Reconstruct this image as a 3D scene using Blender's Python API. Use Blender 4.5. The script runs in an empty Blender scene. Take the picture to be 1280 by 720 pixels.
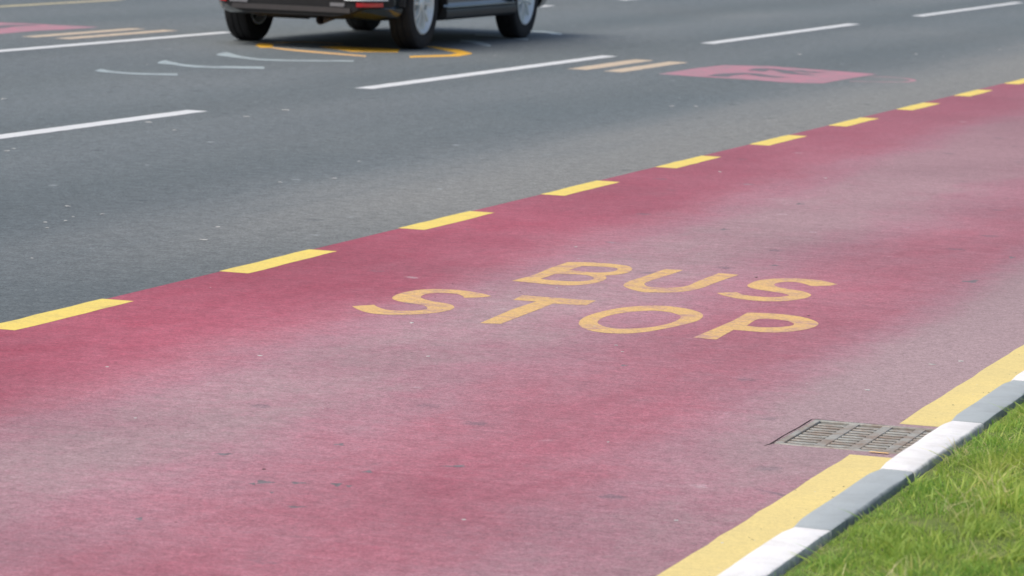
import bpy, bmesh, math, random
import numpy as np
from mathutils import Vector, Matrix
random.seed(7)
R = math.radians
S = bpy.context.scene
C = S.collection

# ---------------------------------------------------------------- camera
CAM_H = 1.5
F, YAW, PITCH, ROLL = 4600.54, 0.309538492, 0.114154448, 0.0365088684
cy, sy = math.cos(YAW), math.sin(YAW)
fw = Vector((-sy*math.cos(PITCH), cy*math.cos(PITCH), -math.sin(PITCH)))
r0 = Vector((cy, sy, 0)); u0 = r0.cross(fw)
rt = r0*math.cos(ROLL) + u0*math.sin(ROLL)
up = -r0*math.sin(ROLL) + u0*math.cos(ROLL)
cam_d = bpy.data.cameras.new('camera'); cam = bpy.data.objects.new('camera', cam_d); C.objects.link(cam)
M = Matrix((( rt.x, up.x, -fw.x, 0), (rt.y, up.y, -fw.y, 0), (rt.z, up.z, -fw.z, CAM_H), (0, 0, 0, 1)))
cam.matrix_world = M
cam_d.sensor_width = 36; cam_d.lens = F/1280*36
cam_d.clip_start = .1; cam_d.clip_end = 3000
cam_d.dof.use_dof = True; cam_d.dof.focus_distance = 11.6; cam_d.dof.aperture_fstop = 9.5
S.camera = cam

# ---------------------------------------------------------------- light
SUN_EL, SUN_AZ = R(56), R(-140)          # azimuth clockwise from +Y
w = bpy.data.worlds.new('World'); S.world = w; w.use_nodes = True
nt = w.node_tree; nt.nodes.clear()
sky = nt.nodes.new('ShaderNodeTexSky'); sky.sky_type = 'NISHITA'; sky.sun_disc = False
sky.sun_elevation = SUN_EL; sky.sun_rotation = SUN_AZ; sky.dust_density = 4.5; sky.air_density = 1.0; sky.ozone_density = 1.0
bg = nt.nodes.new('ShaderNodeBackground'); bg.inputs['Strength'].default_value = 0.125
wo = nt.nodes.new('ShaderNodeOutputWorld')
nt.links.new(sky.outputs[0], bg.inputs[0]); nt.links.new(bg.outputs[0], wo.inputs[0])
sd = bpy.data.lights.new('sun', 'SUN'); sd.energy = 1.5; sd.angle = R(34); sd.color = (1.0, .95, .87)
sun = bpy.data.objects.new('sun', sd); C.objects.link(sun)
dvec = Vector((math.sin(SUN_AZ)*math.cos(SUN_EL), math.cos(SUN_AZ)*math.cos(SUN_EL), math.sin(SUN_EL)))
sun.rotation_euler = dvec.to_track_quat('Z', 'Y').to_euler()
S.view_settings.view_transform = 'Standard'; S.view_settings.look = 'None'
S.view_settings.exposure = 0.27; S.view_settings.gamma = 1.0; S.view_settings.use_curve_mapping = False
S.render.engine = 'CYCLES'

# ---------------------------------------------------------------- helpers
def at(px, py, z=0.0):
    """a point of the photograph (1280x720) measured on the level plane z, as metres"""
    d = fw + rt*((px-640)/F) - up*((py-360)/F)
    t = (z-CAM_H)/d.z
    return Vector((d.x*t, d.y*t, z))

def link(name, me, mats, parent=None):
    o = bpy.data.objects.new(name, me); C.objects.link(o)
    for m in (mats if isinstance(mats, (list, tuple)) else [mats]): me.materials.append(m)
    if parent is not None: o.parent = parent
    return o

def obj(name, bm, mats, parent=None, smooth=None, recalc=True):
    if recalc: bmesh.ops.recalc_face_normals(bm, faces=bm.faces[:])
    if smooth is not None:
        for f in bm.faces: f.smooth = True
        for e in bm.edges:
            if len(e.link_faces) == 2 and e.calc_face_angle(0) > R(smooth): e.smooth = False
    me = bpy.data.meshes.new(name); bm.to_mesh(me); bm.free()
    return link(name, me, mats, parent)

def tag(o, label=None, cat=None, group=None, kind=None):
    if label: o['label'] = label
    if cat: o['category'] = cat
    if group: o['group'] = group
    if kind: o['kind'] = kind
    return o

def empty(name, loc, rz=0):
    o = bpy.data.objects.new(name, None); C.objects.link(o); o.location = loc; o.rotation_euler = (0, 0, rz)
    o.empty_display_size = .2
    return o

def box(bm, x0, x1, y0, y1, z0, z1, bev=0, seg=2, mi=0):
    r = bmesh.ops.create_cube(bm, size=1.0)
    vs = r['verts']
    bmesh.ops.scale(bm, vec=(abs(x1-x0), abs(y1-y0), abs(z1-z0)), verts=vs)
    bmesh.ops.translate(bm, vec=((x0+x1)/2, (y0+y1)/2, (z0+z1)/2), verts=vs)
    fs = set(f for v in vs for f in v.link_faces)
    for f in fs: f.material_index = mi
    if bev:
        es = list(set(e for v in vs for e in v.link_edges))
        bmesh.ops.bevel(bm, geom=es, offset=bev, segments=seg, affect='EDGES', profile=.5)
    return vs

def quad(bm, pts, z=None, mi=0):
    vs = [bm.verts.new((p[0], p[1], p[2] if z is None else z)) for p in pts]
    f = bm.faces.new(vs); f.material_index = mi
    return f

def tube(bm, pts, r, seg=12, caps=True, mi=0):
    pts = [Vector(p) for p in pts]; rings = []
    for i, p in enumerate(pts):
        t = (pts[min(i+1, len(pts)-1)]-pts[max(i-1, 0)]).normalized()
        a = Vector((0, 0, 1)) if abs(t.z) < .9 else Vector((1, 0, 0))
        n = t.cross(a).normalized(); b = t.cross(n)
        rr = r[i] if isinstance(r, (list, tuple)) else r
        rings.append([bm.verts.new(p + (n*math.cos(2*math.pi*k/seg)+b*math.sin(2*math.pi*k/seg))*rr) for k in range(seg)])
    for A, B in zip(rings, rings[1:]):
        for k in range(seg):
            f = bm.faces.new((A[k], A[(k+1) % seg], B[(k+1) % seg], B[k])); f.material_index = mi
    if caps:
        bm.faces.new(rings[0]).material_index = mi; bm.faces.new(rings[-1][::-1]).material_index = mi

def lathe_x(bm, prof, seg=48, mi=0, closed=False):
    """prof: (x, r) pairs revolved about the x axis"""
    rings = [[bm.verts.new((x, r*math.cos(2*math.pi*k/seg), r*math.sin(2*math.pi*k/seg))) for k in range(seg)] for x, r in prof]
    prs = list(zip(rings, rings[1:])) + ([(rings[-1], rings[0])] if closed else [])
    for A, B in prs:
        for k in range(seg):
            f = bm.faces.new((A[k], A[(k+1) % seg], B[(k+1) % seg], B[k])); f.material_index = mi
    return rings

def smooth_poly(pts, corners, n=5):
    """closed Catmull-Rom through pts, sharp at the indices in corners"""
    out = []; N = len(pts)
    for i in range(N):
        p0, p1, p2, p3 = pts[(i-1) % N], pts[i], pts[(i+1) % N], pts[(i+2) % N]
        if i in corners: p0 = (2*p1[0]-p2[0], 2*p1[1]-p2[1])
        if (i+1) % N in corners: p3 = (2*p2[0]-p1[0], 2*p2[1]-p1[1])
        if i in corners and (i+1) % N in corners: out.append(p1); continue
        for k in range(n):
            t = k/n
            out.append(tuple(.5*((2*b)+(c-a)*t+(2*a-5*b+4*c-d)*t*t+(-a+3*b-3*c+d)*t**3) for a, b, c, d in zip(p0, p1, p2, p3)))
    return out

def paint_mesh(name, loops, z, mat, parent=None, origin=(0, 0)):
    """flat painted shape with holes: loops are lists of ground points (x, y)"""
    cu = bpy.data.curves.new(name, 'CURVE'); cu.dimensions = '2D'; cu.fill_mode = 'FRONT'
    for lp in loops:
        sp = cu.splines.new('POLY'); sp.points.add(len(lp)-1); sp.use_cyclic_u = True
        for q, (x, y) in zip(sp.points, lp): q.co = (x-origin[0], y-origin[1], 0, 1)
    tmp = bpy.data.objects.new('tmp', cu); C.objects.link(tmp)
    dg = bpy.context.evaluated_depsgraph_get()
    me = bpy.data.meshes.new_from_object(tmp.evaluated_get(dg))
    bpy.data.objects.remove(tmp); bpy.data.curves.remove(cu)
    me.name = name; me.materials.clear()
    bm = bmesh.new(); bm.from_mesh(me)
    bmesh.ops.remove_doubles(bm, verts=bm.verts[:], dist=1e-5)
    for f in bm.faces:
        f.normal_update()
        if f.normal.z < 0: f.normal_flip()
    bm.to_mesh(me); bm.free()
    o = link(name, me, mat, parent)
    if parent is None: o.location = (origin[0], origin[1], z)
    else: o.location = (0, 0, z)
    return o

# ---------------------------------------------------------------- materials
class NT:
    def __init__(s, name, rough=.8, spec=.5):
        s.m = bpy.data.materials.new(name); s.m.use_nodes = True
        s.t = s.m.node_tree; s.b = s.t.nodes['Principled BSDF']
        s.b.inputs['Roughness'].default_value = rough
        s.b.inputs['Specular IOR Level'].default_value = spec
        g = s.n('ShaderNodeNewGeometry'); s.P = g.outputs['Position']
        tc = s.n('ShaderNodeTexCoord'); s.O = tc.outputs['Object']
    def n(s, t, **k):
        nd = s.t.nodes.new(t)
        for a, b in k.items(): setattr(nd, a, b)
        return nd
    def l(s, a, b): s.t.links.new(a, b)
    def scale(s, v, sc, off=(0, 0, 0)):
        m = s.n('ShaderNodeMapping'); m.inputs['Scale'].default_value = sc; m.inputs['Location'].default_value = off
        s.l(v, m.inputs['Vector']); return m.outputs[0]
    def noise(s, v, scale, det=3, rough=.5, dist=0):
        x = s.n('ShaderNodeTexNoise'); x.inputs['Scale'].default_value = scale; x.inputs['Detail'].default_value = det
        x.inputs['Roughness'].default_value = rough; x.inputs['Distortion'].default_value = dist
        s.l(v, x.inputs['Vector']); return x.outputs['Fac']
    def voro(s, v, scale, feat='F1'):
        x = s.n('ShaderNodeTexVoronoi', feature=feat); x.inputs['Scale'].default_value = scale
        s.l(v, x.inputs['Vector']); return x.outputs['Distance'], (x.outputs['Color'] if feat == 'F1' else None)
    def ramp(s, v, stops, interp='LINEAR'):
        x = s.n('ShaderNodeValToRGB'); x.color_ramp.interpolation = interp
        e = x.color_ramp.elements
        while len(e) < len(stops): e.new(.5)
        for el, (p, c) in zip(e, stops):
            el.position = p; el.color = (c, c, c, 1) if isinstance(c, (int, float)) else (*c, 1)
        s.l(v, x.inputs['Fac']); return x.outputs['Color']
    def math(s, op, a, b=None, clamp=False):
        x = s.n('ShaderNodeMath', operation=op, use_clamp=clamp)
        for i, q in enumerate((a, b)):
            if q is None: continue
            if isinstance(q, (int, float)): x.inputs[i].default_value = q
            else: s.l(q, x.inputs[i])
        return x.outputs[0]
    def maprange(s, v, a, b, c=0, d=1, smooth=False):
        x = s.n('ShaderNodeMapRange'); x.interpolation_type = 'SMOOTHSTEP' if smooth else 'LINEAR'
        for i, q in zip((1, 2, 3, 4), (a, b, c, d)): x.inputs[i].default_value = q
        s.l(v, x.inputs[0]); return x.outputs[0]
    def mix(s, fac, a, b, mode='MIX'):
        x = s.n('ShaderNodeMix', data_type='RGBA', blend_type=mode)
        for i, q in ((0, fac), (6, a), (7, b)):
            if isinstance(q, (int, float)): x.inputs[i].default_value = q
            elif isinstance(q, tuple): x.inputs[i].default_value = (*q, 1)
            else: s.l(q, x.inputs[i])
        return x.outputs[2]
    def xyz(s, v):
        x = s.n('ShaderNodeSeparateXYZ'); s.l(v, x.inputs[0]); return x.outputs
    def bump(s, h, strength=.3, dist=.002):
        x = s.n('ShaderNodeBump'); x.inputs['Strength'].default_value = strength; x.inputs['Distance'].default_value = dist
        s.l(h, x.inputs['Height']); s.l(x.outputs[0], s.b.inputs['Normal'])
    def col(s, c):
        if isinstance(c, tuple): s.b.inputs['Base Color'].default_value = (*c, 1)
        else: s.l(c, s.b.inputs['Base Color'])
        return s

def grain(n, c, dark=.72, light=1.3, sc=1.0):
    """aggregate grain of a tarmac surface multiplied onto colour c; returns colour, height"""
    g1 = n.noise(n.P, 330*sc, 2, .7)
    g2 = n.noise(n.P, 95*sc, 3, .75)
    g3 = n.noise(n.P, 30*sc, 4, .75)
    a = n.math('ADD', n.math('MULTIPLY', g1, .4), n.math('ADD', n.math('MULTIPLY', g2, .38), n.math('MULTIPLY', g3, .22)))
    k = n.ramp(a, [(.42, (dark,)*3), (.5, (1, 1, 1)), (.58, (light,)*3)])
    return n.mix(1.0, c, k, 'MULTIPLY'), a

def mat_asphalt():
    n = NT('asphalt', rough=.72, spec=.35)
    x, y, z = n.xyz(n.P)
    lane = n.scale(n.P, (1.0, .12, 1.0))
    broad = n.noise(lane, .9, 4, .55)
    patch = n.noise(n.scale(n.P, (.5, .25, 1)), .6, 3, .5)
    c = n.ramp(broad, [(.3, (.120, .138, .142)), (.5, (.144, .163, .166)), (.7, (.170, .190, .191))])
    c = n.mix(n.maprange(patch, .35, .68), c, (.118, .145, .153))
    # bluish-dark near stretch of tarmac, dusty strip along the bus bay
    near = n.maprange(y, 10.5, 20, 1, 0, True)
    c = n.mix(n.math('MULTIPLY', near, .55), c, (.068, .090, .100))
    dn = n.math('ADD', x, n.math('MULTIPLY', n.math('SUBTRACT', n.noise(lane, 3.0, 3), .5), .7))
    dust = n.math('MULTIPLY', n.maprange(dn, -6.4, -5.35, 0, 1, True), n.maprange(y, 11.5, 15.5, .1, 1))
    c = n.mix(n.math('MULTIPLY', dust, .8), c, (.245, .245, .228))
    # faint wheel tracks
    ws = n.math('SINE', n.math('MULTIPLY', n.math('ADD', x, 1.1), 2*math.pi/1.74))
    c = n.mix(n.math('MULTIPLY', n.maprange(ws, -1, 1, 0, .16), 1.0), c, (.25, .27, .28))
    mot = n.noise(n.P, 11, 6, .82)
    c = n.mix(1.0, c, n.ramp(mot, [(.40, (.85,)*3), (.5, (1, 1, 1)), (.60, (1.14,)*3)]), 'MULTIPLY')
    # repairs: sparse dark stains
    st = n.noise(n.scale(n.P, (1, .5, 1)), 2.3, 5, .62, .6)
    c = n.mix(n.maprange(st, .66, .76, 0, .45), c, (.06, .07, .078))
    c, h = grain(n, c, .45, 1.6)
    wq = n.noise(n.scale(n.P, (1, .8, 1)), 34, 4, .7)
    d, cc = n.voro(n.scale(n.P, (1, .7, 1)), 5.5)
    chip = n.math('MULTIPLY', n.maprange(n.math('ADD', d, n.math('MULTIPLY', n.math('SUBTRACT', wq, .5), .6)), .10, .20, 1, 0), n.maprange(n.xyz(cc)[0], .86, .88))
    c = n.mix(n.math('MULTIPLY', chip, .55), c, (.045, .055, .062))
    chip2 = n.math('MULTIPLY', n.maprange(n.math('ADD', d, n.math('MULTIPLY', n.math('SUBTRACT', wq, .5), .5)), .06, .13, 1, 0), n.maprange(n.xyz(cc)[1], .90, .92))
    c = n.mix(n.math('MULTIPLY', chip2, .6), c, (.40, .44, .45))
    d, cc = n.voro(n.P, 60)
    spk = n.math('MULTIPLY', n.maprange(d, .05, .16, 1, 0), n.maprange(n.xyz(cc)[0], .955, .965))
    c = n.mix(n.math('MULTIPLY', spk, .6), c, (.5, .5, .48))
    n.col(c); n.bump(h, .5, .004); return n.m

def mat_red():
    n = NT('red_bus_bay_paint', rough=.75, spec=.35)
    x, y, z = n.xyz(n.P)
    wob = n.noise(n.scale(n.P, (.7, .28, 1)), 1.0, 5, .55, .3)
    u = n.math('ADD', x, n.math('MULTIPLY', n.math('SUBTRACT', wob, .5), .6))
    u = n.maprange(u, -5.1, -1.75)
    wear = n.ramp(u, [(0, .16), (.20, .12), (.30, .82), (.40, 1.0), (.50, .80), (.62, .45), (.72, .46), (.81, .80), (.90, .80), (1, 1.0)], 'B_SPLINE')
    far = n.math('MULTIPLY', n.maprange(y, 13, 22, 0, .25), n.maprange(x, -4.9, -4.3, .5, 1))
    big = n.noise(n.scale(n.P, (.8, .35, 1), (3, 1, 0)), 1.2, 5, .6)
    mid = n.noise(n.scale(n.P, (2.4, 1.0, 1), (7, 2, 0)), 2.6, 5, .6, .4)
    stre = n.noise(n.scale(n.P, (.30, 11.0, 1)), 2.2, 5, .75)        # faint cross-lane roller streaks
    kerbside = n.math('MULTIPLY', n.maprange(x, -2.62, -2.18, 0, .45, True), n.maprange(y, 8.5, 10.5, 0, 1))
    v = n.math('ADD', n.math('ADD', wear, far), kerbside)
    v = n.math('ADD', v, n.math('MULTIPLY', n.math('SUBTRACT', big, .5), .5))
    v = n.math('ADD', v, n.math('MULTIPLY', n.math('SUBTRACT', mid, .5), .45))
    v = n.math('ADD', v, n.math('MULTIPLY', n.math('SUBTRACT', stre, .5), .38))
    chipn = n.noise(n.P, 55, 4, .8)
    v = n.math('ADD', v, n.math('MULTIPLY', n.math('SUBTRACT', chipn, .5), .6), clamp=True)
    c = n.ramp(v, [(0, (.345, .068, .104)), (.25, (.375, .105, .146)), (.5, (.400, .155, .194)), (.75, (.390, .200, .238)), (1, (.370, .250, .266))])
    tone = n.noise(n.scale(n.P, (.6, .5, 1), (11, 5, 0)), 1.1, 3, .5)
    c = n.mix(1.0, c, n.ramp(tone, [(.3, (.82, .82, .82)), (.7, (1.12, 1.12, 1.12))]), 'MULTIPLY')
    c0 = c
    rib = n.noise(n.scale(n.P, (.22, 15.0, 1), (5, 0, 0)), 1.5, 5, .72)
    c = n.mix(1.0, c, n.ramp(rib, [(.38, (.90,)*3), (.5, (1, 1, 1)), (.62, (1.10,)*3)]), 'MULTIPLY')
    c = n.mix(n.maprange(y, 10, 14, .85, .25), c, c0)
    mot = n.noise(n.P, 13, 6, .8)
    c = n.mix(1.0, c, n.ramp(mot, [(.40, (.90,)*3), (.5, (1, 1, 1)), (.60, (1.09,)*3)]), 'MULTIPLY')
    # the far strip of the bay is darker and browner
    c = n.mix(n.maprange(y, 12, 24, 0, .5), c, (.27, .115, .145))
    wq = n.noise(n.scale(n.P, (1, .8, 1)), 30, 4, .7)
    d, cc = n.voro(n.scale(n.P, (1, .9, 1)), 4.6)
    chip = n.math('MULTIPLY', n.maprange(n.math('ADD', d, n.math('MULTIPLY', n.math('SUBTRACT', wq, .5), .6)), .10, .20, 1, 0), n.maprange(n.xyz(cc)[0], .84, .86))
    c = n.mix(n.math('MULTIPLY', chip, .5), c, (.14, .12, .14))
    chip2 = n.math('MULTIPLY', n.maprange(n.math('ADD', d, n.math('MULTIPLY', n.math('SUBTRACT', wq, .5), .5)), .06, .13, 1, 0), n.maprange(n.xyz(cc)[1], .90, .92))
    c = n.mix(n.math('MULTIPLY', chip2, .5), c, (.55, .46, .48))
    c = n.mix(n.math('MULTIPLY', kerbside, 1.5, clamp=True), c, (.37, .275, .285))
    # scuffs, tar spots
    st = n.noise(n.scale(n.P, (1.0, 1.3, 1), (4, 9, 0)), 5.2, 6, .72, .5)
    c = n.mix(n.maprange(st, .665, .74, 0, .55), c, (.13, .12, .14))
    st2 = n.noise(n.scale(n.P, (1.0, 2.6, 1), (1, 3, 0)), 7.0, 6, .75, .7)
    c = n.mix(n.maprange(st2, .64, .74, 0, .32), c, (.55, .47, .50))
    c, h = grain(n, c, .64, 1.34)
    d, cc = n.voro(n.P, 75)
    spk = n.math('MULTIPLY', n.maprange(d, .05, .2, 1, 0), n.maprange(n.xyz(cc)[0], .93, .94))
    c = n.mix(n.math('MULTIPLY', spk, .55), c, (.62, .52, .54))
    n.col(c); n.bump(h, .45, .003); return n.m

def mat_marking(name, col, under, wear=.12, rough=.6, dirt=(.3, .28, .25), lines=False):
    n = NT(name, rough=rough, spec=.4)
    a = n.noise(n.P, 7.0, 6, .7, .3); b = n.noise(n.P, 45, 4, .75)
    m = n.math('ADD', n.math('MULTIPLY', a, .6), n.math('MULTIPLY', b, .4))
    lo = .5 + .19*(1-wear*3)
    c = n.mix(n.maprange(n.noise(n.P, 3.0, 4, .6), .35, .75, 0, .30), col, tuple(q*.5+d*.5 for q, d in zip(col, dirt)))
    st = n.noise(n.scale(n.P, (1, 5, 1)), 9, 4, .7)
    c = n.mix(n.maprange(st, .5, .8, 0, .25), c, tuple(q*.7 for q in col))
    c = n.mix(n.maprange(m, lo, lo+.13, 0, .85), c, under)
    if lines:
        hl = n.noise(n.scale(n.P, (.9, 16, 1)), 1.6, 5, .65, .3)
        c = n.mix(n.maprange(hl, .62, .68, 0, .75), c, under)
        c = n.mix(n.maprange(hl, .36, .30, 0, .5), c, tuple(q*.6 for q in under))
    c, h = grain(n, c, *((.76, 1.2) if lines else (.88, 1.09)))
    n.col(c); n.bump(h, .35, .003); return n.m

def mat_simple(name, col, rough=.5, spec=.5, metal=0, coat=0, var=.1, sc=20):
    n = NT(name, rough=rough, spec=spec)
    v = n.noise(n.O, sc, 4, .6)
    c = n.mix(1.0, col, n.ramp(v, [(.3, (1-var,)*3), (.7, (1+var,)*3)]), 'MULTIPLY')
    n.col(c); n.b.inputs['Metallic'].default_value = metal
    n.b.inputs['Coat Weight'].default_value = coat; n.b.inputs['Coat Roughness'].default_value = .04
    return n.m

def mat_kerb(name, col, dirt, amt):
    n = NT(name, rough=.8, spec=.3)
    a = n.noise(n.P, 9, 6, .7, .4); b = n.noise(n.P, 60, 4, .7)
    c = n.mix(n.maprange(a, .45, .72, 0, amt), col, dirt)
    c = n.mix(n.maprange(b, .62, .72, 0, .5), c, dirt)
    x, y, z = n.xyz(n.P)
    # back face towards the soil: its shade is painted into the colour
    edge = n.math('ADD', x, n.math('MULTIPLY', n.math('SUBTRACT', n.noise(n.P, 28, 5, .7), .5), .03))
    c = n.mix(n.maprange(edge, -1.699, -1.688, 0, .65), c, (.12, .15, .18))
    n.col(c); n.bump(n.math('ADD', n.noise(n.P, 120, 5, .7), n.math('MULTIPLY', a, .8)), .5, .004); return n.m

ASPHALT = mat_asphalt(); RED = mat_red()
asph = (.15, .16, .17)
YELLOW = mat_marking('yellow_dash_paint', (.86, .67, .15), (.50, .36, .15), .25)
YKERB = mat_marking('yellow_kerb_stripe_paint', (.79, .64, .25), (.50, .43, .30), .02)
LETTER = mat_marking('ochre_letter_paint', (.74, .475, .175), (.44, .24, .25), .36, lines=True)
WHITE = mat_marking('white_line_paint', (.72, .74, .74), asph, .12)
ORANGE = mat_marking('orange_sign_paint', (.92, .50, .035), asph, .03)
OPEACH = mat_marking('pale_orange_paint', (.86, .52, .20), asph, .15)
PEACH = mat_marking('worn_peach_paint', (.66, .42, .27), asph, .3)
BAR = mat_marking('cream_bar_paint', (.62, .50, .36), asph, .25)
PINK = mat_marking('pink_panel_paint', (.52, .215, .275), (.28, .24, .25), .42)
PALE = mat_marking('pale_arc_paint', (.40, .48, .49), asph, .35)
PGREY = mat_marking('grey_character_paint', (.15, .15, .165), (.30, .19, .22), .2)
TAN = mat_marking('faded_yellow_line_paint', (.50, .44, .26), asph, .3)
KW = mat_kerb('white_kerb_paint', (.83, .83, .83), (.56, .54, .51), .5)
KG = mat_kerb('grey_kerb_paint', (.40, .445, .46), (.30, .33, .34), .6)
IRON = None

# ---------------------------------------------------------------- the ground and roads
def sheet(name, x0, x1, y0, y1, z, m):
    bm = bmesh.new(); quad(bm, [(x0, y0), (x1, y0), (x1, y1), (x0, y1)], z)
    o = obj(name, bm, m, recalc=False); tag(o, kind='structure'); return o

n = NT('dusty_ground', rough=.95, spec=.1)
n.col(n.ramp(n.noise(n.P, .4, 6, .6), [(.3, (.20, .18, .12)), (.7, (.30, .26, .18))])); n.bump(n.noise(n.P, 30, 4), .4, .02)
sheet('ground', -900, 900, -400, 1500, -.06, n.m)
# painted bus bay, with the inlet left open for the grate pit
GX0, GX1, GY0, GY1 = -2.272, -1.85, 9.428, 9.912
bm = bmesh.new()
for a in ((-24, GX0, -30, 420), (GX1, -1.795, -30, 420), (GX0, GX1, -30, GY0), (GX0, GX1, GY1, 420)):
    quad(bm, [(a[0], a[2]), (a[1], a[2]), (a[1], a[3]), (a[0], a[3])], 0)
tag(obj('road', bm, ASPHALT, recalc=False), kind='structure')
bm = bmesh.new()
for a in ((GX0, -1.795, -30, GY0), (GX0, -1.795, GY1, 200), (GX1, -1.795, GY0, GY1)):
    quad(bm, [(a[0], a[2]), (a[1], a[2]), (a[1], a[3]), (a[0], a[3])], .0005)
quad(bm, [(-5.190, -30), (GX0, -30), (GX0, 200), (-4.43, 200)], .0005)
bay = obj('bus_bay_surface', bm, RED, recalc=False); tag(bay, kind='structure')

# verge soil
n = NT('verge_soil', rough=.95, spec=.1)
n.col(n.ramp(n.noise(n.P, 14, 6, .7), [(.3, (.09, .12, .04)), (.55, (.15, .20, .055)), (.8, (.22, .20, .10))])); n.bump(n.noise(n.P, 60, 5), .8, .01)
bm = bmesh.new()
NX, NY = 26, 110
xs = [-1.676 + (i/NX)**2*14 for i in range(NX+1)]; ys = [-6 + 60*(j/NY) for j in range(NY+1)]
def soil_h(x, y):
    d = x+1.676
    return .108 + .02*min(1, d/.25) + .012*math.sin(x*2.1+y*1.3)*min(1, d*2) + .008*math.sin(y*3.7+x*5.1)*min(1, d*4)
g = [[bm.verts.new((x, y, soil_h(x, y))) for y in ys] for x in xs]
for i in range(NX):
    for j in range(NY): bm.faces.new((g[i][j], g[i+1][j], g[i+1][j+1], g[i][j+1]))
lo = [bm.verts.new((xs[0], y, -.05)) for y in ys]
for j in range(NY): bm.faces.new((g[0][j], g[0][j+1], lo[j+1], lo[j]))
tag(obj('verge_soil', bm, n.m, smooth=60), kind='structure')

# ---------------------------------------------------------------- kerb stones
KL = .868; KY0 = 7.612
kname = {True: 'white', False: 'grey'}
def kerb_stone(y0, white, label, group):
    bm = bmesh.new()
    h = .118
    prof = [(-1.797, -.05), (-1.797, .02), (-1.792, h-.02), (-1.787, h-.004), (-1.780, h), (-1.700, h), (-1.695, h-.002), (-1.692, h-.008), (-1.692, -.05)]
    y1 = y0+KL-.007; ns = 9
    rr = random.Random(int(y0*100))
    rings = []
    for k in range(ns+1):
        y = y0+(y1-y0)*k/ns
        e = .004 if k in (0, ns) else 0
        rings.append([bm.verts.new((x+(.0015*rr.uniform(-1, 1) if z > 0 else 0) + (e if x < -1.75 else -e), y-y0, z-(e if z > .1 else 0)+.0008*rr.uniform(-1, 1))) for x, z in prof])
    for A, B in zip(rings, rings[1:]):
        for k in range(len(prof)-1): bm.faces.new((A[k], A[k+1], B[k+1], B[k]))
    bm.faces.new(rings[0][::-1]); bm.faces.new(rings[-1])
    o = obj('kerb_stone', bm, KW if white else KG, smooth=40)
    o.location = (0, y0, 0)
    tag(o, label, 'kerb stone', group)
    return o
klab = {-1: ('white painted kerb stone between yellow stripe and grass at the bottom edge of the photo'),
        0: ('grey painted kerb stone nearest the camera, just below the drain grate'),
        1: ('white painted kerb stone directly beside the metal drain grate'),
        2: ('grey painted kerb stone just beyond the drain grate, by the right edge of the photo'),
        3: ('white painted kerb stone at the right edge of the photo, cut off by it')}
for k in range(-6, 40):
    white = (k % 2 == 1)
    lab = klab.get(k, '%s painted kerb stone along the grass verge outside the photo' % kname[white])
    kerb_stone(KY0+KL*k, white, lab, 'kerb stones painted white and grey')

# ---------------------------------------------------------------- painted markings
def strip(name, x0, x1, y0, y1, z, m, label, cat, group=None, skew=0, jag=.004, parent=None):
    """a painted strip along the road with slightly uneven edges"""
    bm = bmesh.new(); ns = max(2, int((y1-y0)/.12))
    ya = [y0+(y1-y0)*i/ns for i in range(ns+1)]
    j = lambda: random.uniform(-jag, jag)
    A = [bm.verts.new((x0+j()-(x0+x1)/2, y-y0+(skew*.5 if i == ns or i == 0 else 0), 0)) for i, y in enumerate(ya)]
    B = [bm.verts.new((x1+j()-(x0+x1)/2, y-y0-(skew*.5 if i == ns or i == 0 else 0), 0)) for i, y in enumerate(ya)]
    for i in range(ns): bm.faces.new((A[i], B[i], B[i+1], A[i+1]))
    o = obj(name, bm, m, recalc=False); o.location = ((x0+x1)/2, y0, z)
    tag(o, label, cat, group); return o

# yellow dashes on the bay's edge
ords = ['nearest', 'second nearest', 'third', 'fourth', 'fifth', 'sixth', 'seventh', 'eighth', 'ninth', 'farthest visible']
for k in range(-3, 24):
    y0 = 12.315 + (k-1)*1.913; y1 = y0+.91; dx = .0042*(y0-12.3)
    if 0 <= k <= 9:
        lab = {0: 'yellow dash on the red bay edge cut by the left edge of the photo',
               9: 'yellow dash on the red bay edge at the top right corner, farthest away'}.get(k,
               'yellow dash on the red bay edge, %s from the left edge of the photo' % ['', 'second', 'third', 'fourth', 'fifth', 'sixth', 'seventh', 'eighth', 'ninth', ''][k])
    else: lab = 'yellow dash on the red bay edge outside the photo'
    strip('yellow_dash', -5.058+dx, -4.942+dx, y0, y1, .0010, YELLOW, lab, 'road marking', 'yellow dashes along the edge of the red bay')

# solid yellow stripe beside the kerb, interrupted by the grate
strip('yellow_stripe', -2.047, -1.797, -6, 9.355, .0010, YKERB, 'solid yellow stripe beside the kerb, nearer than the drain grate', 'road marking', 'yellow stripes beside the kerb', jag=.003)
strip('yellow_stripe', -2.047, -1.797, 9.965, 60, .0010, YKERB, 'solid yellow stripe beside the kerb, running on beyond the drain grate', 'road marking', 'yellow stripes beside the kerb', jag=.003)

# white lane lines
wl = [(-8.40, 14.1, 20.06, 'white lane line cut by the left edge of the photo, nearest the red bay'),
      (-8.40, 22.88, 28.64, 'long white lane line between the car and the pink panel'),
      (-8.37, 31.58, 37.5, 'white lane line right of the car, above the pink panel'),
      (-8.33, 40.49, 46.9, 'white lane line in the top right corner of the photo'),
      (-11.98, 23.3, 29.25, 'white lane line at the left edge, ending at the car\'s far rear wheel'),
      (-11.98, 32.3, 38.45, 'white lane line mostly hidden behind the car, its tip beside the front wheel'),
      (-11.95, 41.1, 47.0, 'white lane line at the top edge of the photo, right of the car')]
for x, a, b, lab in wl:
    strip('lane_line', x-.065, x+.065, a, b, .0006, WHITE, lab, 'road marking', 'white broken lane lines', jag=.003)
strip('edge_line', -15.42, -15.28, 20, 34.55, .0006, TAN, 'thin faded yellow line in the top left corner of the road', 'road marking')

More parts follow.
